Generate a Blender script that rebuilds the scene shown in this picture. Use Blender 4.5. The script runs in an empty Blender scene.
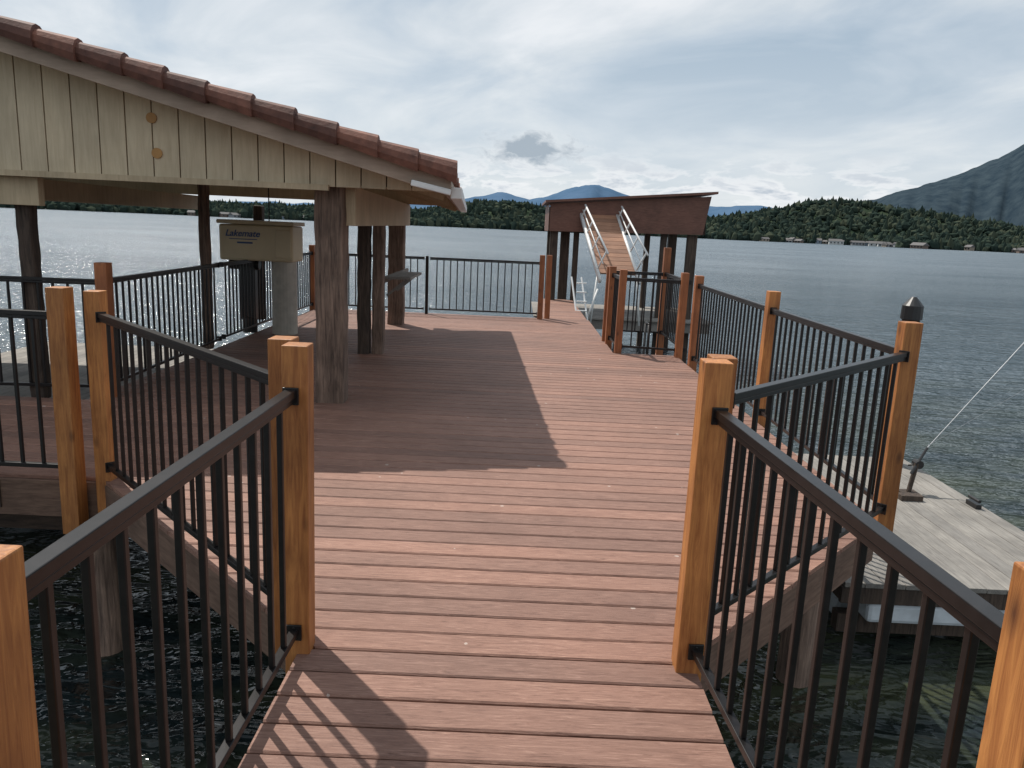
import bpy, bmesh, math, random
import numpy as np
from mathutils import Vector, Matrix
random.seed(7); np.random.seed(7)
sc = bpy.context.scene
sc.view_settings.view_transform='Standard'; sc.view_settings.look='None'; sc.view_settings.exposure=0

# ---------------------------------------------------------------- helpers
class MB:
    def __init__(s): s.v=[]; s.f=[]; s.m=[]; s.c=[]
    def add(s,vs,fs,m=0,c=0.5):
        o=len(s.v); s.v+= [tuple(v) for v in vs]; s.c+=[c]*len(vs)
        for f in fs: s.f.append([o+i for i in f]); s.m.append(m)
    def box(s,c,size,M=None,m=0,col=0.5):
        c=Vector(c); x,y,z=[d/2 for d in size]
        vs=[Vector(p) for p in [(-x,-y,-z),(x,-y,-z),(x,y,-z),(-x,y,-z),(-x,-y,z),(x,-y,z),(x,y,z),(-x,y,z)]]
        if M is not None: vs=[M@v for v in vs]
        s.add([v+c for v in vs],[(0,3,2,1),(4,5,6,7),(0,1,5,4),(1,2,6,5),(2,3,7,6),(3,0,4,7)],m,col)
    def beam(s,p0,p1,w,h,m=0,col=0.5,roll=None):
        p0=Vector(p0);p1=Vector(p1);d=(p1-p0);L=d.length;d.normalize()
        up=Vector((0,0,1)) if abs(d.z)<.95 else Vector((0,1,0))
        sd=d.cross(up).normalized(); u=sd.cross(d)
        M=Matrix((sd,d,u)).transposed()
        s.box((p0+p1)/2,(w,L,h),M,m,col)
    def cyl(s,p0,p1,r0,r1=None,n=12,m=0,col=0.5,cap=True):
        if r1 is None:r1=r0
        p0=Vector(p0);p1=Vector(p1);d=(p1-p0).normalized()
        up=Vector((0,0,1)) if abs(d.z)<.95 else Vector((0,1,0))
        a=d.cross(up).normalized();b=a.cross(d)
        vs=[]
        for p,r in((p0,r0),(p1,r1)):
            for i in range(n):
                t=2*math.pi*i/n; vs.append(p+a*math.cos(t)*r+b*math.sin(t)*r)
        fs=[(i,(i+1)%n,n+(i+1)%n,n+i) for i in range(n)]
        if cap: fs+= [tuple(range(n-1,-1,-1)),tuple(range(n,2*n))]
        s.add(vs,fs,m,col)
    def obj(s,name,mats,parent=None,bevel=0,smooth=False):
        me=bpy.data.meshes.new(name); me.from_pydata(s.v,[],s.f); me.update()
        for mt in (mats if isinstance(mats,list) else [mats]): me.materials.append(mt)
        me.polygons.foreach_set('material_index',s.m)
        at=me.attributes.new('rnd','FLOAT','POINT'); at.data.foreach_set('value',s.c)
        bm=bmesh.new(); bm.from_mesh(me); bmesh.ops.recalc_face_normals(bm,faces=bm.faces); bm.to_mesh(me); bm.free()
        if smooth:
            me.polygons.foreach_set('use_smooth',[True]*len(me.polygons))
        ob=bpy.data.objects.new(name,me); sc.collection.objects.link(ob)
        if parent: ob.parent=parent
        if bevel:
            b=ob.modifiers.new('b','BEVEL'); b.width=bevel; b.segments=2; b.limit_method='ANGLE'; b.angle_limit=.8
        return ob
def empty(name):
    e=bpy.data.objects.new(name,None); sc.collection.objects.link(e); e.empty_display_size=.2; return e

def mat(name):
    m=bpy.data.materials.new(name); m.use_nodes=True; nt=m.node_tree
    return m,nt,nt.nodes['Principled BSDF']
def ramp(nt,stops):
    r=nt.nodes.new('ShaderNodeValToRGB'); e=r.color_ramp.elements
    e[0].position=stops[0][0]; e[0].color=(*stops[0][1],1)
    e[1].position=stops[-1][0]; e[1].color=(*stops[-1][1],1)
    for p,c in stops[1:-1]:
        x=e.new(p); x.color=(*c,1)
    return r
def noise(nt,vec,scale,detail=4,rough=.55,dist=0):
    n=nt.nodes.new('ShaderNodeTexNoise'); n.inputs['Scale'].default_value=scale; n.inputs['Detail'].default_value=detail
    n.inputs['Roughness'].default_value=rough; n.inputs['Distortion'].default_value=dist
    nt.links.new(vec,n.inputs['Vector']); return n
def mapping(nt,scale,coord='Object',rot=0):
    t=nt.nodes.new('ShaderNodeTexCoord'); mp=nt.nodes.new('ShaderNodeMapping'); mp.inputs['Scale'].default_value=scale
    mp.inputs['Rotation'].default_value=(0,0,rot)
    nt.links.new(t.outputs[coord],mp.inputs['Vector']); return mp.outputs['Vector']
def mixc(nt,f,a,b,mode='MIX'):
    n=nt.nodes.new('ShaderNodeMix'); n.data_type='RGBA'; n.blend_type=mode
    for s,v in((n.inputs[0],f),(n.inputs[6],a),(n.inputs[7],b)):
        if hasattr(v,'is_output'): nt.links.new(v,s)
        elif isinstance(v,(int,float)): s.default_value=v
        else: s.default_value=(*v,1)
    return n.outputs[2]
def math_(nt,op,a,b=None,clamp=False):
    n=nt.nodes.new('ShaderNodeMath'); n.operation=op; n.use_clamp=clamp
    for i,v in enumerate((a,b)):
        if v is None: continue
        if hasattr(v,'is_output'): nt.links.new(v,n.inputs[i])
        else: n.inputs[i].default_value=v
    return n.outputs[0]
def bump(nt,bs,h,st,dist=.01):
    b=nt.nodes.new('ShaderNodeBump'); b.inputs['Strength'].default_value=st; b.inputs['Distance'].default_value=dist
    nt.links.new(h,b.inputs['Height']); nt.links.new(b.outputs[0],bs.inputs['Normal'])
def wood(name,c0,c1,scale,rough=.7,st=.4,dirt=.35,dist=.004):
    m,nt,bs=mat(name); v=mapping(nt,scale)
    n=noise(nt,v,6,5,.65,.6); r=ramp(nt,[(.3,c0),(.68,c1)]); nt.links.new(n.outputs[0],r.inputs[0])
    v2=mapping(nt,(1,1,1)); n2=noise(nt,v2,2.3,4); r2=ramp(nt,[(.3,(1-dirt,)*3),(.65,(1,1,1))]); nt.links.new(n2.outputs[0],r2.inputs[0])
    c=mixc(nt,1,r.outputs[0],r2.outputs[0],'MULTIPLY')
    a=nt.nodes.new('ShaderNodeAttribute'); a.attribute_name='rnd'
    r3=ramp(nt,[(0,(.78,.78,.78)),(1,(1.2,1.17,1.12))]); nt.links.new(a.outputs['Fac'],r3.inputs[0])
    c=mixc(nt,1,c,r3.outputs[0],'MULTIPLY')
    nt.links.new(c,bs.inputs['Base Color']); bs.inputs['Roughness'].default_value=rough
    bump(nt,bs,n.outputs[0],st,dist); return m
def flat(name,c,rough=.5,metal=0,var=.15,scale=8):
    m,nt,bs=mat(name); v=mapping(nt,(1,1,1)); n=noise(nt,v,scale,4)
    r=ramp(nt,[(.3,tuple(x*(1-var) for x in c)),(.7,tuple(min(1,x*(1+var)) for x in c))]); nt.links.new(n.outputs[0],r.inputs[0])
    nt.links.new(r.outputs[0],bs.inputs['Base Color']); bs.inputs['Roughness'].default_value=rough; bs.inputs['Metallic'].default_value=metal
    return m

# ---------------------------------------------------------------- materials
def cedar(name,c0,c1,knot):
    m,nt,bs=mat(name)
    tcn=nt.nodes.new('ShaderNodeTexCoord'); oi=nt.nodes.new('ShaderNodeObjectInfo')
    va=nt.nodes.new('ShaderNodeVectorMath'); va.operation='ADD'; nt.links.new(tcn.outputs['Object'],va.inputs[0])
    cx=nt.nodes.new('ShaderNodeCombineXYZ'); rr=math_(nt,'MULTIPLY',oi.outputs['Random'],37.0)
    for i in range(3): nt.links.new(rr,cx.inputs[i])
    nt.links.new(cx.outputs[0],va.inputs[1])
    def mp(scale):
        q=nt.nodes.new('ShaderNodeMapping'); q.inputs['Scale'].default_value=scale; nt.links.new(va.outputs[0],q.inputs[0]); return q.outputs[0]
    n=noise(nt,mp((11,11,.8)),5,6,.68,1.0)
    r=ramp(nt,[(.30,c0),(.5,tuple((a+b)/2 for a,b in zip(c0,c1))),(.70,c1)]); nt.links.new(n.outputs[0],r.inputs[0])
    vo=nt.nodes.new('ShaderNodeTexVoronoi'); vo.inputs['Scale'].default_value=1.1; nt.links.new(mp((8,8,3.6)),vo.inputs['Vector'])
    k=math_(nt,'SUBTRACT',1,math_(nt,'MULTIPLY',vo.outputs['Distance'],5.5),True)
    c=mixc(nt,math_(nt,'MULTIPLY',k,.9,True),r.outputs[0],knot)
    n2=noise(nt,mp((1,1,1)),3,4); r2=ramp(nt,[(.3,(.66,.63,.60)),(.65,(1.05,1.05,1.05))]); nt.links.new(n2.outputs[0],r2.inputs[0])
    c=mixc(nt,1,c,r2.outputs[0],'MULTIPLY')
    r3=ramp(nt,[(0,(.8,.77,.74)),(1,(1.15,1.13,1.1))]); nt.links.new(oi.outputs['Random'],r3.inputs[0])
    c=mixc(nt,1,c,r3.outputs[0],'MULTIPLY')
    nt.links.new(c,bs.inputs['Base Color']); bs.inputs['Roughness'].default_value=.55; bump(nt,bs,n.outputs[0],.4,.004); return m
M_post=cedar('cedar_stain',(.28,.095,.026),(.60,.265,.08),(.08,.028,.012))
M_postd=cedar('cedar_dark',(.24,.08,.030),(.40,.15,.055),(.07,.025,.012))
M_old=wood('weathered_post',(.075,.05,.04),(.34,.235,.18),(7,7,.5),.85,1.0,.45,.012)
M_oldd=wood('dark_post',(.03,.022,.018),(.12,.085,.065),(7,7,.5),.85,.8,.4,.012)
M_fascia=wood('fascia_wood',(.12,.068,.048),(.26,.16,.115),(1,1,8),.8,.4,.4)
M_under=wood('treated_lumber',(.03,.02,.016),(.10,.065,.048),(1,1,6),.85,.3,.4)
M_grey=wood('grey_dock_wood',(.18,.17,.16),(.33,.315,.29),(12,.8,12),.85,.5,.35)
M_brown=wood('brown_paint_wood',(.13,.055,.038),(.22,.10,.07),(1.2,3,6),.6,.2,.3)
M_tan=wood('tan_paint',(.44,.35,.23),(.58,.475,.32),(6,6,.6),.65,.25,.22)
M_side=wood('cream_siding',(.53,.435,.30),(.66,.56,.40),(6,6,.5),.7,.25,.2)
M_barge=wood('barge_board',(.36,.27,.21),(.48,.37,.29),(.6,4,4),.7,.25,.3)
M_ramp=wood('ramp_plank',(.26,.13,.08),(.38,.21,.135),(.8,9,9),.7,.3,.25)
M_plug=flat('wood_plug',(.42,.22,.07),.6)
M_white=flat('white_paint',(.72,.73,.72),.45,0,.08)
M_foam=flat('foam_float',(.55,.60,.64),.6,0,.15)
M_box=flat('beige_plastic',(.66,.55,.36),.45,0,.06,3)
M_blue=flat('blue_lettering',(.04,.08,.22),.4)
M_pipe=flat('grey_pipe',(.48,.45,.39),.5,0,.15)
M_black=flat('black_plastic',(.015,.015,.016),.4)
M_alu=flat('galvanised_metal',(.35,.36,.37),.35,.7)
m,nt,bs=mat('bronze_metal'); v=mapping(nt,(1,1,1)); n=noise(nt,v,30,3)
r=ramp(nt,[(.3,(.006,.0055,.0055)),(.7,(.013,.011,.011))]); nt.links.new(n.outputs[0],r.inputs[0]); nt.links.new(r.outputs[0],bs.inputs['Base Color'])
bs.inputs['Roughness'].default_value=.34; bs.inputs['Specular IOR Level'].default_value=.4; M_metal=m

# composite decking
m,nt,bs=mat('composite_decking')
v=mapping(nt,(2.2,30,30)); n=noise(nt,v,2.6,6,.74,2.0)
r=ramp(nt,[(.32,(.118,.054,.038)),(.44,(.225,.117,.084)),(.55,(.275,.150,.110)),(.70,(.40,.24,.182))]); nt.links.new(n.outputs[0],r.inputs[0])
a=nt.nodes.new('ShaderNodeAttribute'); a.attribute_name='rnd'
r3=ramp(nt,[(0,(.80,.80,.81)),(1,(1.14,1.12,1.10))]); nt.links.new(a.outputs['Fac'],r3.inputs[0])
c=mixc(nt,1,r.outputs[0],r3.outputs[0],'MULTIPLY')
v2=mapping(nt,(1,1,1)); n2=noise(nt,v2,1.1,5,.6); r2=ramp(nt,[(.32,(.82,.82,.82)),(.7,(1.12,1.12,1.12))]); nt.links.new(n2.outputs[0],r2.inputs[0])
c=mixc(nt,1,c,r2.outputs[0],'MULTIPLY')
vo=nt.nodes.new('ShaderNodeTexVoronoi'); vo.inputs['Scale'].default_value=9; nt.links.new(v2,vo.inputs['Vector'])
sepc=nt.nodes.new('ShaderNodeSeparateColor'); nt.links.new(vo.outputs['Color'],sepc.inputs[0])
nw=noise(nt,v2,60,2)
sp=math_(nt,'LESS_THAN',math_(nt,'ADD',vo.outputs['Distance'],math_(nt,'MULTIPLY',nw.outputs[0],.12)),math_(nt,'ADD',math_(nt,'MULTIPLY',sepc.outputs[1],.13),.05))
sp=math_(nt,'MULTIPLY',sp,math_(nt,'GREATER_THAN',sepc.outputs[0],.6))
c=mixc(nt,math_(nt,'MULTIPLY',sp,.5),c,(.60,.54,.48))
nt.links.new(c,bs.inputs['Base Color']); bs.inputs['Roughness'].default_value=.66
bump(nt,bs,n.outputs[0],.7,.004); M_deck=m

# clay tile
m,nt,bs=mat('clay_tile'); a=nt.nodes.new('ShaderNodeAttribute'); a.attribute_name='rnd'
v=mapping(nt,(1,1,1)); n=noise(nt,v,9,5,.65)
r=ramp(nt,[(.3,(.085,.036,.026)),(.7,(.22,.095,.065))]); nt.links.new(n.outputs[0],r.inputs[0])
r3=ramp(nt,[(0,(.60,.58,.58)),(1,(1.2,1.15,1.1))]); nt.links.new(a.outputs['Fac'],r3.inputs[0])
c=mixc(nt,1,r.outputs[0],r3.outputs[0],'MULTIPLY'); nt.links.new(c,bs.inputs['Base Color']); bs.inputs['Roughness'].default_value=.75
bump(nt,bs,n.outputs[0],.5,.012); M_tile=m

# water: calmer, clearer and greener near the dock, wind-roughened further out
m,nt,bs=mat('lake_water'); bs.inputs['IOR'].default_value=1.333
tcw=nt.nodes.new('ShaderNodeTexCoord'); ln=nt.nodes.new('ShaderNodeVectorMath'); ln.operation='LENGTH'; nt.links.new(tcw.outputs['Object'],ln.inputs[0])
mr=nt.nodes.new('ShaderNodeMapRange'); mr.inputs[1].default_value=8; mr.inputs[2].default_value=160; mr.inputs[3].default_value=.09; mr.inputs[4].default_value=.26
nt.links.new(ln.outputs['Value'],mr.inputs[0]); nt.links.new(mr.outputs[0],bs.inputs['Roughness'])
v=mapping(nt,(.7,1.7,1),rot=.25); n1=noise(nt,v,2.0,3,.5,.6); n2=noise(nt,v,.42,2,.5,.5)
vs_=mapping(nt,(1,1.3,1),rot=-.4); ns=noise(nt,vs_,5.5,2,.5,.4)
vf=mapping(nt,(.5,1.3,1),rot=-.1); n3=noise(nt,vf,.05,3,.6)
h=math_(nt,'ADD',math_(nt,'MULTIPLY',n1.outputs[0],.60),math_(nt,'MULTIPLY',n2.outputs[0],.85))
h=math_(nt,'ADD',h,math_(nt,'MULTIPLY',ns.outputs[0],.22))
bump(nt,bs,h,1.0,.32)
r=ramp(nt,[(.36,(.050,.075,.094)),(.64,(.100,.130,.152))]); nt.links.new(n3.outputs[0],r.inputs[0])  # open-lake base colour lightened to stand in for lost sky reflection
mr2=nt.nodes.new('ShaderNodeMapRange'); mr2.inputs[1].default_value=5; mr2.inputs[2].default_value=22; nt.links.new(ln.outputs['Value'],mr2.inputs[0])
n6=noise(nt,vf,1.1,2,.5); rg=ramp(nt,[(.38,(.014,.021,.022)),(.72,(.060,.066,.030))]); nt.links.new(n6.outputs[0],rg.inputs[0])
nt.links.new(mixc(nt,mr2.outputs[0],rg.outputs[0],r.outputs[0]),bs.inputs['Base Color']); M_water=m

# ---------------------------------------------------------------- water
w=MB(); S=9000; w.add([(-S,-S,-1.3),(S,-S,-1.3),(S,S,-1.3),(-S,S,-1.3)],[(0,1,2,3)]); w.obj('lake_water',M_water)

# ---------------------------------------------------------------- deck
P=.1435; G=.010
def xr(y,mid):
    if mid<2.62: return .715
    if mid<4.12: return .715+(y-2.62)*(2.12-.715)/1.5
    if mid<9.85: return 2.12
    if mid<13.4: return 1.30
    return 1.27
def xl(y,mid):
    if mid<2.62: return -.735
    if mid<4.25: return -.735-(y-2.62)*(2.36-.735)/1.63
    if mid<6.2: return -7.2
    if mid<13.4: return -3.5
    return .50
deck_e=empty('composite_deck')
d=MB(); y=-1.6
while y<17.2:
    y0=y+G/2+random.uniform(-.001,.001); y1=y+P-G/2+random.uniform(-.001,.001); mid=(y0+y1)/2; ch=.006
    prof=[(y0,-.025),(y0,-ch),(y0+ch,0),(y1-ch,0),(y1,-ch),(y1,-.025)]
    xa,xb=xl(mid,mid),xr(mid,mid)
    segs=[]; last=None
    if xb-xa<=6: segs=[(None,None)]
    else:
        for k in (-3.55,): segs.append((last,k-.002)); last=k+.002
        segs.append((last,None))
    dz=random.uniform(-.001,.001)
    for (sa,sb) in segs:
        vs=[(xl(py,mid) if sa is None else sa,py,pz+dz) for py,pz in prof]+[(xr(py,mid) if sb is None else sb,py,pz+dz) for py,pz in prof]
        fs=[(i,(i+1)%6,6+(i+1)%6,6+i) for i in range(6)]+[(0,1,2,3,4,5),(11,10,9,8,7,6)]
        d.add(vs,fs,0,random.random())
    y+=P
d.obj('deck_boards',M_deck,deck_e)
j=MB(); x=-7.0
while x<2.1:
    ys=[yy for yy in np.arange(-1.5,17,.05) if xl(yy,yy)+.06<x<xr(yy,yy)-.06]
    if ys:
        st=ys[0]; pv=ys[0]
        for yy in ys[1:]+[99]:
            if yy-pv>.08:
                if pv-st>.2: j.box((x,(st+pv)/2,-.115),(.04,pv-st,.17))
                st=yy
            pv=yy
    x+=.4
for yy,a,b in [(-1,-.66,.66),(.8,-.66,.66),(2.3,-.66,.66),(4.6,-7,2),(6.0,-7,2),(8,-3.4,2),(10.2,-3.4,1.2),(12.8,-3.4,1.2),(16.5,.5,1.2)]:
    j.beam((a,yy,-.33),(b,yy,-.33),.14,.24)
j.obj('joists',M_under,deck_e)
f=MB()
def fas(a,b,zt=-.027,h=.2,w=.04): f.beam((a[0],a[1],zt-h/2),(b[0],b[1],zt-h/2),w,h,0,random.random())
for sx in(-1,1): fas((sx*.675,-1.6),(sx*.675,2.6))
fas((.70,2.64),(2.09,4.12)); fas((-.71,2.64),(-2.33,4.24)); fas((2.09,4.14),(2.09,9.83)); fas((-2.36,4.28),(-7.2,4.28),h=.22)
fas((-3.47,6.2),(-3.47,13.35)); fas((-3.5,13.38),(.48,13.38)); fas((1.28,9.9),(1.28,13.4)); fas((-3.55,6.17),(-7.2,6.17)); fas((1.3,9.83),(2.07,9.83))
fas((.52,13.4),(.52,17.2)); fas((1.25,13.4),(1.25,17.2))
f.obj('fascia',M_fascia,deck_e,.003)
p=MB()
for px,py in[(-.6,2.3),(.6,2.3),(-.6,-.9),(.6,-.9),(-2.6,4.6),(-4.6,4.6),(-3.3,6),(1.95,4.6),(1.95,6.4),(1.95,8.4),(-3.3,8.4),(-3.3,10.6),(-3.3,13),(0,13),(1.1,13),(0,4.6),(0,8.4),(-.9,10.6),(-6.6,4.6),(-6.6,6),(.6,16.6),(1.15,16.6),(1.15,10.2)]:
    p.cyl((px,py,-3.2),(px,py,-.46),.12,.11,12,0,random.random())
p.obj('pilings',M_old,deck_e,0,True)

# ---------------------------------------------------------------- posts and railings
def post(x,y,h=1.13,s=.095,lo=-.24,mt=None,rot=None):
    b=MB(); rot=random.uniform(-.03,.03) if rot is None else rot
    c=Matrix.Rotation(rot,3,'Z')
    b.box((0,0,(h+lo)/2),(s,s,h-lo),c,0,random.random())
    o=b.obj('wooden_post',mt or M_post,None,.004); o.location=(x,y,0)
    o.rotation_euler=(random.uniform(-.006,.006),random.uniform(-.006,.006),0); return o
def rail(p0,p1,zt=.97,zb=.09,sp=.118):
    p0=Vector((*p0,0));p1=Vector((*p1,0));dd=(p1-p0);L=dd.length;dd.normalize()
    b=MB(); z=Vector((0,0,1))
    b.beam(p0+z*zt,p1+z*zt,.038,.026); b.beam(p0+z*(zb),p1+z*(zb),.03,.026)
    b.beam(p0+z*(zt-.024),p1+z*(zt-.024),.028,.018)
    n=max(2,round(L/sp))
    a=math.atan2(dd.y,dd.x); R=Matrix.Rotation(a,3,'Z')
    for i in range(1,n):
        q=p0+dd*(L*i/n); b.box((q.x,q.y,(zt-.033+zb+.014)/2),(.018,.018,zt-.033-zb-.014),R)
    for q,sg in((p0,1),(p1,-1)):
        for zz in(zt-.01,zb): 
            c=q+dd*sg*.004; b.box((c.x,c.y,zz),(.008,.055,.06),R)
            for dz in(-.02,.02):
                c2=q+dd*sg*.010; b.cyl(c2+Vector((0,0,zz+dz))-dd*.002,c2+Vector((0,0,zz+dz))+dd*.003,.005,.005,6)
    b.obj('metal_railing',M_metal,None,.004)
# walkway
post(-.78,-.95);post(.78,-.95);post(-.762,1.0,1.06,.095);post(.785,.99,1.11)
post(-.735,2.56,1.13,.088,-.09); post(-.815,2.69,1.13,.088,-.09); post(.685,2.55,1.14,.094,-.10); post(.75,2.72,1.13,.09,-.09)
rail((-.78,-.9),(-.765,.95)); rail((-.762,1.05),(-.742,2.51)); rail((.775,-.9),(.78,.94)); rail((.785,1.04),(.70,2.50))
# diagonals
post(2.15,4.15,1.14,.095,-.06); rail((.80,2.77),(2.11,4.10))
post(-2.50,4.18,1.12,.10,-.30); post(-2.35,4.27,1.10,.09,-.26); rail((-.86,2.74),(-2.30,4.22))
rail((-2.55,4.20),(-4.6,4.20)); post(-4.65,4.20); rail((-4.7,4.20),(-7,4.20))
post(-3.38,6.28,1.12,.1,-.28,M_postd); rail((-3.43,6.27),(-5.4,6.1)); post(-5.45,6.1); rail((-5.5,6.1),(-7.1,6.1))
# right side
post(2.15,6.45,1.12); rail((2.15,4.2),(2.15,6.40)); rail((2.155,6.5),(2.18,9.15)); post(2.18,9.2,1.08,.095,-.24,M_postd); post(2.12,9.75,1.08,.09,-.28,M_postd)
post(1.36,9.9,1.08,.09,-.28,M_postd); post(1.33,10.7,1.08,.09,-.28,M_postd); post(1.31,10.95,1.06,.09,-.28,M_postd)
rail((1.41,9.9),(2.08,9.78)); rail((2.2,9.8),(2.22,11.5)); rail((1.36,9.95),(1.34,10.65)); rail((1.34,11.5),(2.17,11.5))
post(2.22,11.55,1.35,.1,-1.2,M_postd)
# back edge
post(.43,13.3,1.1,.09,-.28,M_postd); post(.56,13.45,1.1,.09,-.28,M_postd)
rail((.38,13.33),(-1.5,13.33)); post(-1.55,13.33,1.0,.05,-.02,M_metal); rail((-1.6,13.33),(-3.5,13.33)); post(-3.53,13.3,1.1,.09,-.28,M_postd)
rail((-3.53,13.25),(-3.53,11.35)); post(-3.53,11.3,1.1,.09,-.28,M_postd); rail((-3.53,11.25),(-3.53,9.2)); rail((-3.52,9.05),(-3.42,6.33))
s=MB()
for i in range(7): s.box((1.74,10.05+i*.24,-.5),(.75,.22,.03),None,0,random.random())
s.box((1.74,10.8,-.6),(.7,1.5,.14)); s.obj('lower_landing',M_grey,None,.003)
sl_=MB()
for x0 in(1.5,1.95): sl_.cyl((x0,11.35,-1.6),(x0,11.35,.25),.02); sl_.cyl((x0,11.35,.25),(x0,11.05,.25),.02); sl_.cyl((x0,11.05,.25),(x0,11.05,-.48),.02)
for k in range(5): sl_.cyl((1.5,11.35,-1.4+k*.28),(1.95,11.35,-1.4+k*.28),.016)
sl_.obj('swim_ladder',M_black,None,0,True)

# ---------------------------------------------------------------- boat shelter building
TH=math.radians(3.5)
BX,BY=-.55,6.0
bld=empty('boathouse_roof_building'); bld.location=(BX,BY,0); bld.rotation_euler=(0,0,TH)
SL=.266; RX=-5.6; DEP=6.4; ZE=1.885; al=math.atan(SL)
def zr(x): return ZE+SL*(-x) if x>RX else ZE+SL*(-RX)-SL*(RX-x)
XL=2*RX
r_=MB()
for xa,xb in((0,RX),(RX,XL)):
    za,zb=zr(xa),zr(xb)
    vs=[(xa,.03,za),(xb,.03,zb),(xb,DEP,zb),(xa,DEP,za)]
    vs+= [(x,y,z-.04) for x,y,z in vs]
    r_.add(vs,[(0,1,2,3),(7,6,5,4),(0,4,5,1),(1,5,6,2),(2,6,7,3),(3,7,4,0)])
r_.obj('roof_deck',M_tan,bld)
b_=MB()
for yy in(.0,DEP+.02):
    for xa,xb in((.02,RX),(RX,XL)):
        za,zb=zr(xa),zr(xb)
        vs=[]
        for dy in(-.02,.02):
            vs+=[(xa,yy+dy,za+.015),(xb,yy+dy,zb+.015),(xb,yy+dy,zb-.125),(xa,yy+dy,za-.125)]
        b_.add(vs,[(0,1,2,3),(7,6,5,4),(0,4,5,1),(1,5,6,2),(2,6,7,3),(3,7,4,0)])
b_.obj('barge_board',M_barge,bld,.003)
e_=MB(); e_.box((.0,DEP/2,ZE-.06),(.03,DEP-.06,.13)); e_.obj('eave_fascia',M_barge,bld)
t_=MB()
def tile(xc,yc,z,dirn,r0=.095,r1=.078,L=.40):
    n=7; vs=[]
    cx=math.cos(al)*dirn; sz=-math.sin(al)
    jx=random.uniform(-.012,.012); jz=random.uniform(-.004,.006)
    for k,(s_,r) in enumerate(((-.5,r1),(.5,r0))):
        for ins in(0,.014):
            for i in range(n):
                t=math.pi*i/(n-1); rr=r-ins
                up=(.012 if k==0 else .03)
                vs.append((xc+jx+cx*L*s_,yc+math.cos(t)*rr,z+jz+sz*L*s_+math.sin(t)*rr*.9+up))
    fs=[]
    o=lambda k,s,i:k*2*n+s*n+i
    for i in range(n-1):
        fs+=[(o(0,0,i),o(0,0,i+1),o(1,0,i+1),o(1,0,i)),(o(0,1,i),o(1,1,i),o(1,1,i+1),o(0,1,i+1)),(o(1,0,i),o(1,0,i+1),o(1,1,i+1),o(1,1,i))]
    t_.add(vs,fs,0,random.random())
ncol=int(DEP/.235)
for c in range(1,ncol+1):
    yy=.02+c*(DEP/ncol)
    for dirn in(1,-1):
        s_=-.02
        while s_<abs(RX)-.1:
            xc=(-s_-.17) if dirn==1 else XL+s_+.17
            tile(xc,yy,zr(xc)+.0,dirn)
            s_+=.335
t_.obj('clay_tiles',M_tile,bld)
t_=MB()
for dirn in(1,-1):
    s_=-.05
    while s_<abs(RX)-.1:
        xc=(-s_-.17) if dirn==1 else XL+s_+.17
        n=9; jx=random.uniform(-.02,.02); jz=random.uniform(-.008,.008); cx=math.cos(al)*dirn; sz=-math.sin(al); L=.38; vs=[]
        for k,(q,rr) in enumerate(((-.5,.082),(.5,.116))):
            for i in range(n):
                t=-.5+ (math.pi+.7)*i/(n-1)
                vs.append((xc+jx+cx*L*q,-.02-math.cos(t-.1)*rr,zr(xc)+jz+sz*L*q+math.sin(t)*rr+.03))
        fs=[(i,i+1,n+i+1,n+i) for i in range(n-1)]+[tuple(range(n,2*n))]
        t_.add(vs,fs,0,random.random()); s_+=.30
t_.obj('rake_tiles',M_tile,bld)
g_=MB(); xw=XL+.3
while xw<-.12:
    xe=min(xw+.198,-.1); z0=1.80; vs=[]
    for yy in(.30,.33):
        vs+=[(xw+.004,yy,z0),(xe-.004,yy,z0),(xe-.004,yy,zr(xe)-.045),(xw+.004,yy,zr(xw)-.045)]
    if zr(xe)-.045>z0+.01:
        g_.add(vs,[(0,1,2,3),(7,6,5,4),(0,4,5,1),(1,5,6,2),(2,6,7,3),(3,7,4,0)],0,random.uniform(.35,.65))
    xw+=.2
g_.obj('gable_siding',M_side,bld)
g2=MB(); g2.add([(XL+.3,.335,1.82),(-.3,.335,1.82),(-.3,.335,zr(-.3)-.05),(RX,.335,zr(RX)-.05),(XL+.3,.335,zr(XL+.3)-.05)],[(0,1,2,3,4)]); g2.obj('siding_backing',M_oldd,bld)
gb=MB(); gb.add([(XL+.3,DEP-.3,1.82),(-.3,DEP-.3,1.82),(-.3,DEP-.3,zr(-.3)-.05),(RX,DEP-.3,zr(RX)-.05),(XL+.3,DEP-.3,zr(XL+.3)-.05)],[(0,1,2,3,4)]); gb.obj('rear_gable',M_side,bld)
tr=MB(); tr.box((XL/2-.3,.275,1.79),(abs(XL)-1.3,.045,.045)); tr.obj('sill_trim',M_tan,bld)
bm_=MB()
bm_.beam((-.86,.55,1.66),(-.86,DEP-.05,1.66),.16,.32); bm_.beam((-3.95,.36,1.70),(-3.95,DEP-.1,1.70),.14,.2)
bm_.box((-3.95,.41,1.66),(1.45,.09,.22)); bm_.beam((-9,.36,1.70),(-9,DEP-.1,1.70),.2,.2)
bm_.obj('support_beams',M_tan,bld,.004)
raf=MB()
for k in range(9):
    yy=.7+k*.68
    raf.beam((-.05,yy,zr(-.05)-.10),(RX,yy,zr(RX)-.10),.045,.11); raf.beam((XL+.05,yy,zr(XL+.05)-.10),(RX,yy,zr(RX)-.10),.045,.11)
raf.obj('rafters',M_tan,bld)
pl=MB()
for kx,kz in((-2.30,2.25),(-2.27,1.99)):
    pl.cyl((kx,.288,kz),(kx,.299,kz),.040,.040,16)
pl.obj('wood_plugs',M_plug,bld)
gt=MB()
gt.beam((.06,.05,ZE-.10),(.06,DEP-.02,ZE-.10),.09,.085); gt.beam((-.28,-.045,ZE-.04),(.02,-.045,ZE-.10),.03,.045)
gt.obj('gutter',M_white,bld,.008)
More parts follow.
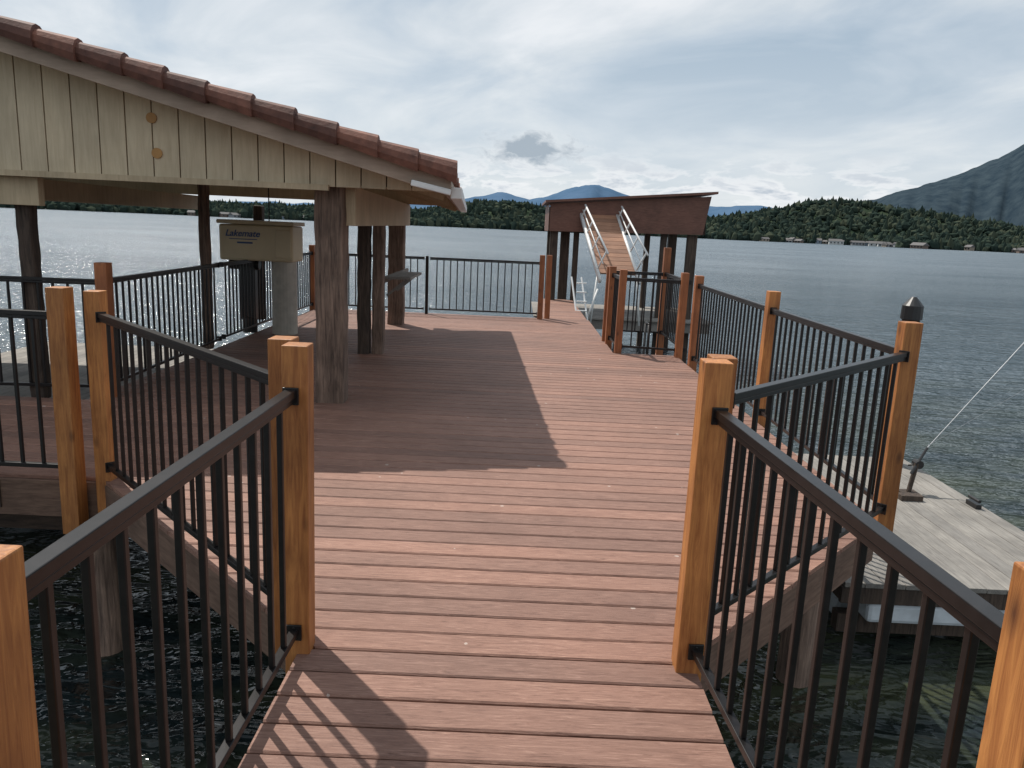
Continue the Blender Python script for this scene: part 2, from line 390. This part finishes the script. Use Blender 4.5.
def roughpost(name,x,y,w,d_,z0,z1,mt):
    bm=bmesh.new(); bmesh.ops.create_cube(bm,size=1)
    bmesh.ops.scale(bm,vec=(w,d_,z1-z0),verts=bm.verts)
    bmesh.ops.subdivide_edges(bm,edges=[e for e in bm.edges if abs(e.verts[0].co.z-e.verts[1].co.z)>.1],cuts=14,use_grid_fill=True)
    for v in bm.verts:
        v.co.x+=random.uniform(-.006,.006); v.co.y+=random.uniform(-.006,.006)
    me=bpy.data.meshes.new(name); bm.to_mesh(me); bm.free(); me.materials.append(mt)
    at=me.attributes.new('rnd','FLOAT','POINT'); at.data.foreach_set('value',[.5]*len(me.vertices))
    o=bpy.data.objects.new(name,me); sc.collection.objects.link(o); o.location=(x,y,(z0+z1)/2)
    b=o.modifiers.new('b','BEVEL'); b.width=.02; b.segments=2; b.limit_method='ANGLE'; b.angle_limit=.9
    return o
def bpost(name,wx,wy,w,d_,z1,mt):
    o=roughpost(name,wx,wy,w,d_,-.05,z1,mt)
    mi=(Matrix.Translation((BX,BY,0))@Matrix.Rotation(TH,4,'Z')).inverted()
    o.parent=bld; o.matrix_parent_inverse=mi
bpost('front_post',-1.56,6.50,.24,.22,1.86,M_old)
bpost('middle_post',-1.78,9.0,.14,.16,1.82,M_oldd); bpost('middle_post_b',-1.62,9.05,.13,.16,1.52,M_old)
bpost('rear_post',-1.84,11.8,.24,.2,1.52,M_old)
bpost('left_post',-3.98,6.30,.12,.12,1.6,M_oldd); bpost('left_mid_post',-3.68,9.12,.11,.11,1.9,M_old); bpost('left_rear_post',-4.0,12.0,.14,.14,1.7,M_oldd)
sh=MB(); sh.box((-1.45,9.9,.88),(.32,1.1,.03)); sh.beam((-1.6,9.5,.65),(-1.35,9.5,.86),.03,.03); sh.beam((-1.6,10.3,.65),(-1.35,10.3,.86),.03,.03)
sh.beam((-1.62,9.1,.84),(-1.66,11.7,.84),.03,.06)
sh.obj('cleaning_shelf',M_grey)

# ---------------------------------------------------------------- boat lift box
lift=empty('boat_lift_motor'); LX,LY=-3.42,10.3
b=MB(); b.box((0,0,0),(.96,.5,.46)); o=b.obj('housing',M_box,lift,.03); o.location=(LX+.02,LY,1.20)
b=MB(); b.box((0,0,0),(1.0,.54,.05)); b.box((0.36,-.262,-.26),(.2,.02,.36)); o=b.obj('lid',M_box,lift,.012); o.location=(LX+.02,LY,1.46)
b=MB(); b.cyl((LX+.31,LY,.0),(LX+.31,LY,.97),.165,.165,24); b.obj('support_pipe',M_pipe,lift,0,False)
b=MB(); b.box((LX-.20,LY+.1,.55),(.2,.12,.78)); b.cyl((LX-.45,LY+.1,.9),(LX-.05,LY+.1,.9),.07,.07,12); b.cyl((LX-.2,LY+.1,-.02),(LX-.2,LY+.1,.2),.1,.1,12); b.obj('winch',M_black,lift,.01)
b=MB(); b.cyl((LX+.12,LY,1.48),(LX+.12,LY,2.4),.008,.008,6); b.obj('cable',M_black,lift)
cu=bpy.data.curves.new('lettering','FONT'); cu.body='Lakemate'; cu.size=.115; cu.extrude=.002; cu.shear=.3; cu.align_x='CENTER'; cu.offset=.002
o=bpy.data.objects.new('lettering',cu); sc.collection.objects.link(o); o.data.materials.append(M_blue); o.location=(LX-.15,LY-.256,1.28); o.rotation_euler=(math.pi/2,0,0); o.parent=lift
b=MB(); b.box((LX-.14,LY-.252,1.245),(.36,.004,.010)); b.box((LX-.12,LY-.252,1.20),(.2,.004,.022)); b.obj('label_stripe',M_blue,lift)

# ---------------------------------------------------------------- far dock shelter
fs_=empty('dock_shelter')
def prism(pts,y0,y1,name,mt,par,bev=0):
    b=MB(); n=len(pts); vs=[(x,y0,z) for x,z in pts]+[(x,y1,z) for x,z in pts]
    b.add(vs,[tuple(range(n)),tuple(range(2*n-1,n-1,-1))]+[(i,(i+1)%n,n+(i+1)%n,n+i) for i in range(n)]); return b.obj(name,mt,par,bev)
prism([(.66,1.50),(4.0,1.56),(4.12,2.38),(.66,2.08)],17.0,17.05,'front_fascia',M_brown,fs_)
prism([(.66,1.50),(4.0,1.56),(4.12,2.38),(.66,2.08)],19.6,19.65,'rear_fascia',M_brown,fs_)
prism([(.55,2.10),(4.22,2.43),(4.22,2.48),(.55,2.15)],16.85,19.8,'roof_plate',M_brown,fs_)
b=MB(); b.add([(.64,17.05,1.5),(.64,19.6,1.5),(.64,19.6,2.08),(.64,17.05,2.08)],[(0,1,2,3)]); b.add([(4.06,17.05,1.56),(4.06,19.6,1.56),(4.06,19.6,2.38),(4.06,17.05,2.38)],[(0,1,2,3)])
for k in range(5): b.box((2.3,17.3+k*.5,1.95),(3.3,.05,.14))
b.obj('side_fascia',M_brown,fs_)
b=MB()
for px,py,w_ in[(.78,17.2,.17),(1.05,17.6,.2),(.80,19.4,.17),(1.28,17.3,.12),(3.2,17.2,.13),(3.82,17.2,.2),(3.82,19.4,.2),(3.2,19.4,.13)]:
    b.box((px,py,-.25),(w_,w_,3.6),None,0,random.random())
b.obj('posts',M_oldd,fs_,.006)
b=MB()
for i in range(22): b.box((2.35,16.6+i*.145,-.32),(3.9,.138,.03),None,0,random.random())
b.box((2.35,18.1,-.45),(3.8,3.0,.2)); b.obj('platform',M_grey,fs_)
gw=empty('raised_gangway')
b=MB(); A=Vector((2.0,15.4,.72)); B=Vector((1.72,17.0,1.88)); dv=(B-A)
for i in range(15):
    c=A+dv*((i+.5)/15); ang=math.atan2(dv.z,dv.y); b.box(c,(.74,.125,.035),Matrix.Rotation(ang,3,'X'),0,random.random())
b.obj('planks',M_ramp,gw,.003)
b=MB()
for sx in(-.39,.39):
    o3=Vector((sx,0,0)); b.beam(A+o3-dv*.12,B+o3,.05,.09)
    hr=Vector((.16,-.30,.45)); b.cyl(A+o3+hr*.9,B+o3+hr*.45,.02)
    b.cyl(A+o3+hr*.45,B+o3+hr*.22,.012)
    for t in(.05,.35,.65,.95): b.cyl(A+o3+dv*t,A+o3+dv*t+hr*(.9-.45*t),.016)
    b.cyl(A+o3+dv*.0,A+o3+Vector((-.1 if sx<0 else .1,-.1,-1.0)),.02)
b.cyl(A+Vector((-.38,-.1,-.3)),A+Vector((-.6,-.2,-1.0)),.018)
b.obj('handrails',M_white,gw,0,True)
lad=MB()
for x0 in(1.22,1.42):
    lad.cyl((x0,14.9,-.2),(x0-.12,15.5,.62),.018)
for k in range(4): lad.cyl((1.2,15.0+.14*k,.0+.17*k),(1.4,15.0+.14*k,.0+.17*k),.014)
lad.obj('metal_ladder',M_white)

# ---------------------------------------------------------------- floating dock right
fd=empty('floating_dock')
b=MB(); x=2.35
while x<4.3:
    b.box((x+.07,6.5,-.76+random.uniform(-.002,.002)),(.136,3.2,.035),None,0,random.uniform(.25,.75)); x+=.14
b.obj('dock_planks',M_grey,fd,.003)
b=MB(); b.box((3.33,4.93,-.84),(1.98,.04,.12)); b.box((4.31,6.5,-.84),(.04,3.14,.12)); b.box((2.37,6.5,-.84),(.04,3.14,.12)); b.beam((2.4,5.1,-1.12),(4.3,5.1,-1.12),.1,.14); b.obj('frame',M_oldd,fd,.004)
b=MB()
for fx,fy in[(2.95,5.18),(3.8,5.18),(2.95,7.6),(3.8,7.6)]: b.box((fx,fy,-.98),(.8,.5,.15))
for fx in(2.7,3.3,4.0): b.cyl((fx,5.4,-1.2),(fx,7.9,-1.2),.16,.16,14)
b.obj('floats',M_foam,fd,.03)
b=MB()
for k in(5.3,6.6): b.box((4.22,k,-.72),(.05,.16,.04)); b.cyl((4.22,k-.08,-.67),(4.22,k+.08,-.67),.015)
b.obj('mooring_cleats',M_black,fd)
pi=empty('mooring_piling')
b=MB(); b.cyl((4.08,7.9,-3.2),(4.08,7.9,.82),.09,.085,16); b.obj('shaft',M_oldd,pi,0,True)
b=MB(); b.cyl((4.08,7.9,.80),(4.08,7.9,.94),.105,.102,16); b.cyl((4.08,7.9,.94),(4.08,7.9,1.03),.102,.025,16); b.obj('cap',M_black,pi)
rod=empty('fishing_rod')
b=MB(); b.cyl((3.78,6.9,-.55),(3.95,7.0,-.32),.015,.012,8); b.obj('handle',M_black,rod)
b=MB(); b.cyl((3.95,7.0,-.32),(5.35,7.3,1.35),.005,.002,6); b.obj('blank',M_alu,rod)
b=MB(); b.cyl((3.86,6.92,-.47),(3.86,7.0,-.47),.04,.04,14); b.cyl((3.84,6.97,-.48),(3.80,7.01,-.5),.01); b.obj('reel',M_black,rod)
b=MB(); b.cyl((3.95,7.0,-.30),(5.6,6.9,.95),.0018,.0018,4); b.obj('line',M_alu,rod)
b=MB(); b.cyl((3.78,6.9,-.74),(3.84,6.94,-.46),.022,.022,10); b.box((3.78,6.9,-.735),(.16,.14,.015)); b.box((3.70,6.72,-.72),(.2,.10,.05)); b.obj('holder',M_oldd,rod)

# left floating finger dock
ld=empty('boat_slip_dock'); b=MB(); x=-7.5
while x<-4.5: 
    b.box((x,9.5,-.62),(.135,5.5,.035),None,0,random.random()); x+=.14
b.obj('planks',M_grey,ld); b=MB(); b.box((-6.0,6.73,-.75),(3.1,.05,.2)); b.box((-4.48,9.5,-.75),(.05,5.45,.2)); b.obj('frame',M_fascia,ld)
b=MB(); 
for fy in(7.5,9.5,11.5): b.box((-6,fy,-1.1),(2.6,.7,.42))
b.obj('floats',M_foam,ld,.05)

# ---------------------------------------------------------------- hills
def hillmat(name,c0,c1,sc_,det=6):
    m,nt,bs=mat(name); v=mapping(nt,(1,1,1)); n=noise(nt,v,sc_,det,.7); r=ramp(nt,[(.35,c0),(.65,c1)]); nt.links.new(n.outputs[0],r.inputs[0])
    nt.links.new(r.outputs[0],bs.inputs['Base Color']); bs.inputs['Roughness'].default_value=1; bs.inputs['Specular IOR Level'].default_value=0; return m
H_near=hillmat('forest_floor',(.018,.03,.02),(.045,.06,.038),.03)
H_far=hillmat('hazy_ridge',(.06,.115,.19),(.09,.15,.235),.004)  # blue aerial haze is mixed into the ridge's base colour
H_mtn=hillmat('haze_tinted_mountain',(.022,.036,.050),(.046,.066,.080),.02)  # slope colour carries a painted haze tint, no haze volume
def vh(u): return 227+.0448*(u-512)
def prof_fn(pts):
    az=[];el=[]
    for u,v in pts:
        a=(u-512)*.999+(v-384)*.0448; n=(vh(u)-v)*.999
        az.append(math.atan2(a,785)); el.append(n*.985/math.hypot(785,a))
    return lambda t: float(np.interp(t,az,el))
def fbm(x,seed=0):
    s=0;a=1;f=1
    for o in range(5):
        s+=a*math.sin(x*f*1.7+seed+o*2.1+1.3*math.sin(x*f*.9+seed*1.7)); a*=.5; f*=2.1
    return s
def hill(name,pts,D0,D1,mt,drop=0,amp=0,az0=-70,az1=70,NA=420,NR=22,back=1.5,gul=.10):
    fn=prof_fn(pts); b=MB(); vs=[]
    def hgt(t,q):
        hh=max(0,fn(t)*D1-drop)+amp*fbm(t*60,D0)
        hh=max(hh,2)
        e=math.sin(min(q,1)*math.pi/2)**1.1 if q<=1 else math.cos((q-1)/(back-1)*math.pi/2)
        return -1.6+hh*e*(1+ (0 if q==1 else gul*fbm(t*45+q*3,q*5)*min(1,abs(1-q)*3)))
    for i in range(NA+1):
        t=math.radians(az0+(az1-az0)*i/NA)
        for jn in range(NR+1):
            q=back*jn/NR; R=D0*(1+.03*fbm(t*18,3))*(1-q/back)+(D0+(D1-D0)*back)*(q/back)
            vs.append((R*math.sin(t),R*math.cos(t),hgt(t,q)))
    fc=[]
    for i in range(NA):
        for jn in range(NR):
            o=i*(NR+1)+jn; fc.append((o,o+1,o+NR+2,o+NR+1))
    b.add(vs,fc); b.obj(name,mt,None,0,True)
    return fn,hgt
near_pts=[(-900,150),(-300,172),(0,188),(70,191),(120,193),(200,198),(300,203),(420,207),(440,204),(480,198),(520,201),(550,205),(600,211),(680,214),(715,215),(740,212),(790,204),(815,199),(850,198),(900,206),(950,214),(1024,223),(1200,225),(1900,240)]
nf,nh=hill('forested_hill',near_pts,800,1150,H_near,drop=8,amp=.9)
far_pts=[(-600,180),(200,200),(400,205),(460,200),(480,196),(500,192),(530,199),(545,196),(560,192),(590,185),(608,188),(632,196),(680,205),(720,207),(750,205),(775,209),(830,216),(1500,250)]
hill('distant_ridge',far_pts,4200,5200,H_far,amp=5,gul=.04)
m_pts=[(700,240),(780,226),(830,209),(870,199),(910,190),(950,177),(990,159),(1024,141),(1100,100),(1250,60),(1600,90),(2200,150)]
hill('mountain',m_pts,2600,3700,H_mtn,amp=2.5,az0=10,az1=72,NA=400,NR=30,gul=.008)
bm=bmesh.new(); bmesh.ops.create_icosphere(bm,subdivisions=1,radius=1); bv=np.array([v.co[:] for v in bm.verts]); bf=np.array([[v.index for v in f.verts] for f in bm.faces]); bm.free()
V=[];F=[];C=[];o=0
NT=12000
for k in range(NT):
    t=math.radians(random.uniform(-46,46)); q=random.random()**1.3*1.02
    if k%6==0: q=random.uniform(-.02,.05)
    if k%4==0: q=random.uniform(.85,1.05)
    back=1.5; R=800*(1+.03*fbm(t*18,3))*(1-q/back)+(800+350*back)*(q/back)
    z=nh(t,max(q,0)); hh=random.uniform(3.5,8.5); rr=random.uniform(2.2,4.8)
    con=random.random()<.35
    vv=bv*(1+np.random.uniform(-.32,.32,(len(bv),1)))
    if con: rr*=.6; hh*=1.3; vv[:,:2]*=(1-.45*(vv[:,2:3])) 
    vv=vv*np.array([rr,rr,hh*.62])+np.array([R*math.sin(t),R*math.cos(t),z+hh*.45])
    V.append(vv);F.append(bf+o);C.append(np.full(len(bv),random.random()));o+=len(bv)
V=np.vstack(V);F=np.vstack(F);C=np.concatenate(C)
me=bpy.data.meshes.new('shoreline_trees'); me.from_pydata(V.tolist(),[],F.tolist()); at=me.attributes.new('rnd','FLOAT','POINT'); at.data.foreach_set('value',C)
m,nt,bs=mat('distant_foliage'); a=nt.nodes.new('ShaderNodeAttribute'); a.attribute_name='rnd'
r=ramp(nt,[(0,(.020,.032,.028)),(.6,(.034,.049,.038)),(1,(.062,.073,.05))]); nt.links.new(a.outputs['Fac'],r.inputs[0]); nt.links.new(r.outputs[0],bs.inputs['Base Color'])
bs.inputs['Roughness'].default_value=1; bs.inputs['Specular IOR Level'].default_value=0
me.materials.append(m); ob=bpy.data.objects.new('shoreline_trees',me); sc.collection.objects.link(ob)
HW=[flat('house_wall_white',(.50,.51,.50),.8),flat('house_wall_grey',(.24,.25,.26),.8),flat('house_wall_tan',(.30,.25,.20),.8),flat('house_wall_brown',(.15,.11,.09),.8),flat('house_wall_blue',(.19,.24,.29),.8)]; HR=flat('house_roof',(.12,.115,.115),.8); HG=flat('house_glass',(.02,.025,.03),.1)
def house(azd,dR,w,d_,h,k,z0):
    t=math.radians(azd); R=800*(1+.03*fbm(t*18,3))+dR
    b=MB(); b.box((0,0,h/2),(w,d_,h),None,0)
    b.add([(-w/2-.5,-d_/2-.5,h),(w/2+.5,-d_/2-.5,h),(w/2+.5,d_/2+.5,h),(-w/2-.5,d_/2+.5,h),(-w/2-.5,0,h+d_*.35),(w/2+.5,0,h+d_*.35)],[(0,1,5,4),(2,3,4,5),(0,4,3),(1,2,5),(0,3,2,1)],1)
    n=max(2,int(w/3))
    for i in range(n): b.box((-w/2+(i+.5)*w/n,-d_/2-.02,h*.55),(1.4,.1,1.3),None,2)
    ob=b.obj('shoreline_house',[HW[k],HR,HG])
    ob.location=(R*math.sin(t),R*math.cos(t),z0); ob.rotation_euler=(0,0,-t+random.uniform(-.8,.8))
rs=random.Random(11)
for lo_,hi_,cnt in((-29,-15,9),(16.5,23,7),(23,34.5,22)):
    for i in range(cnt):
        dr=rs.choice([-12,-8,-6,6,25,45]); house(rs.uniform(lo_,hi_),dr,rs.uniform(5,13),rs.uniform(4,7),rs.uniform(1.8,3.2),rs.choice([0,1,1,2,3,3,4]),-1.25+max(0,dr)*.06)

# ---------------------------------------------------------------- world
wd=bpy.data.worlds.new('World'); sc.world=wd; wd.use_nodes=True; nt=wd.node_tree; bg=nt.nodes['Background']; bg.inputs[1].default_value=.112
sky=nt.nodes.new('ShaderNodeTexSky'); sky.sky_type='NISHITA'; sky.sun_disc=False; sky.sun_elevation=math.radians(55.8); sky.sun_rotation=math.radians(-40)
tc=nt.nodes.new('ShaderNodeTexCoord'); sx=nt.nodes.new('ShaderNodeSeparateXYZ'); nt.links.new(tc.outputs['Generated'],sx.inputs[0])
z=math_(nt,'MAXIMUM',sx.outputs[2],0)
zz=math_(nt,'ADD',z,.22)
px=math_(nt,'DIVIDE',sx.outputs[0],zz); py=math_(nt,'DIVIDE',sx.outputs[1],zz)
cb=nt.nodes.new('ShaderNodeCombineXYZ'); nt.links.new(math_(nt,'ADD',px,math_(nt,'MULTIPLY',py,.35)),cb.inputs[0]); nt.links.new(math_(nt,'MULTIPLY',py,.9),cb.inputs[1])
n1=noise(nt,cb.outputs[0],1.7,6,.55,.5); n2=noise(nt,cb.outputs[0],.6,3,.5,.3)
f1=math_(nt,'ADD',math_(nt,'MULTIPLY',n1.outputs[0],.55),math_(nt,'MULTIPLY',n2.outputs[0],.45))
cr=ramp(nt,[(.37,(3.1,4.1,5.1)),(.45,(4.4,5.2,6.0)),(.52,(6.0,6.5,6.9)),(.60,(8.0,8.15,8.3))]); nt.links.new(f1,cr.inputs[0])
lo=math_(nt,'SUBTRACT',1,math_(nt,'MULTIPLY',z,3.4),True)
lo=math_(nt,'MULTIPLY',lo,.72)
c=mixc(nt,lo,cr.outputs[0],(7.2,7.6,7.95))
c=mixc(nt,.10,c,sky.outputs[0])
cm=nt.nodes.new('ShaderNodeCombineXYZ'); nt.links.new(math_(nt,'MULTIPLY',sx.outputs[0],9),cm.inputs[0]); nt.links.new(math_(nt,'MULTIPLY',z,30),cm.inputs[1]) 
n3=noise(nt,cm.outputs[0],1.3,5,.6,.3)
band=math_(nt,'SUBTRACT',1,math_(nt,'ABSOLUTE',math_(nt,'DIVIDE',math_(nt,'SUBTRACT',z,.055),.05)),True)
wf=math_(nt,'MULTIPLY',math_(nt,'MULTIPLY',math_(nt,'SUBTRACT',n3.outputs[0],.46,True),12,True),band)
c=mixc(nt,math_(nt,'MULTIPLY',wf,.9),c,(8.6,8.7,8.8))
cf=math_(nt,'MULTIPLY',math_(nt,'MULTIPLY',math_(nt,'SUBTRACT',n3.outputs[0],.515,True),9,True),band)
c=mixc(nt,math_(nt,'MULTIPLY',cf,.95),c,(4.5,5.1,5.8))
dx=math_(nt,'DIVIDE',math_(nt,'SUBTRACT',sx.outputs[0],.012),.062); dz=math_(nt,'DIVIDE',math_(nt,'SUBTRACT',z,.096),.021)
rr=math_(nt,'SQRT',math_(nt,'ADD',math_(nt,'MULTIPLY',dx,dx),math_(nt,'MULTIPLY',dz,dz)))
cm2=nt.nodes.new('ShaderNodeCombineXYZ'); nt.links.new(math_(nt,'MULTIPLY',sx.outputs[0],30),cm2.inputs[0]); nt.links.new(math_(nt,'MULTIPLY',z,60),cm2.inputs[1])
n5=noise(nt,cm2.outputs[0],1.2,5,.62,.5)
mk=math_(nt,'SUBTRACT',math_(nt,'ADD',1.05,math_(nt,'MULTIPLY',math_(nt,'SUBTRACT',n5.outputs[0],.5),2.2)),rr)
fr=math_(nt,'GREATER_THAN',sx.outputs[1],0)
mw=math_(nt,'MULTIPLY',math_(nt,'MULTIPLY',math_(nt,'ADD',mk,.12),2,True),fr)
c=mixc(nt,math_(nt,'MULTIPLY',mw,.3),c,(8.2,8.3,8.5))
mk=math_(nt,'MULTIPLY',math_(nt,'MULTIPLY',mk,1.5,True),fr)
c=mixc(nt,math_(nt,'MULTIPLY',mk,.92),c,(3.3,3.95,4.6))
nt.links.new(c,bg.inputs[0])
sl=bpy.data.lights.new('sun','SUN'); sl.energy=4.6; sl.angle=math.radians(.6); sl.color=(1,.94,.86); so=bpy.data.objects.new('sun',sl); sc.collection.objects.link(so)
so.rotation_euler=Vector((.84,-1.0,-1.93)).to_track_quat('-Z','Y').to_euler()

# ---------------------------------------------------------------- camera
cd=bpy.data.cameras.new('camera'); co=bpy.data.objects.new('camera',cd); sc.collection.objects.link(co)
cd.sensor_width=36; cd.lens=26.9; cd.clip_end=30000; cd.clip_start=.05
pch=math.atan(156.8/765); Rr=Vector((1,0,0)); D=Vector((0,-math.sin(pch),-math.cos(pch))); Fw=Vector((0,math.cos(pch),-math.sin(pch)))
X=.999*Rr-.0448*D; X.normalize(); U=-(.0448*Rr+.999*D); U.normalize()
M=Matrix((X,U,-Fw)).transposed().to_4x4(); M.translation=Vector((0,0,1.55)); co.matrix_world=M
sc.camera=co
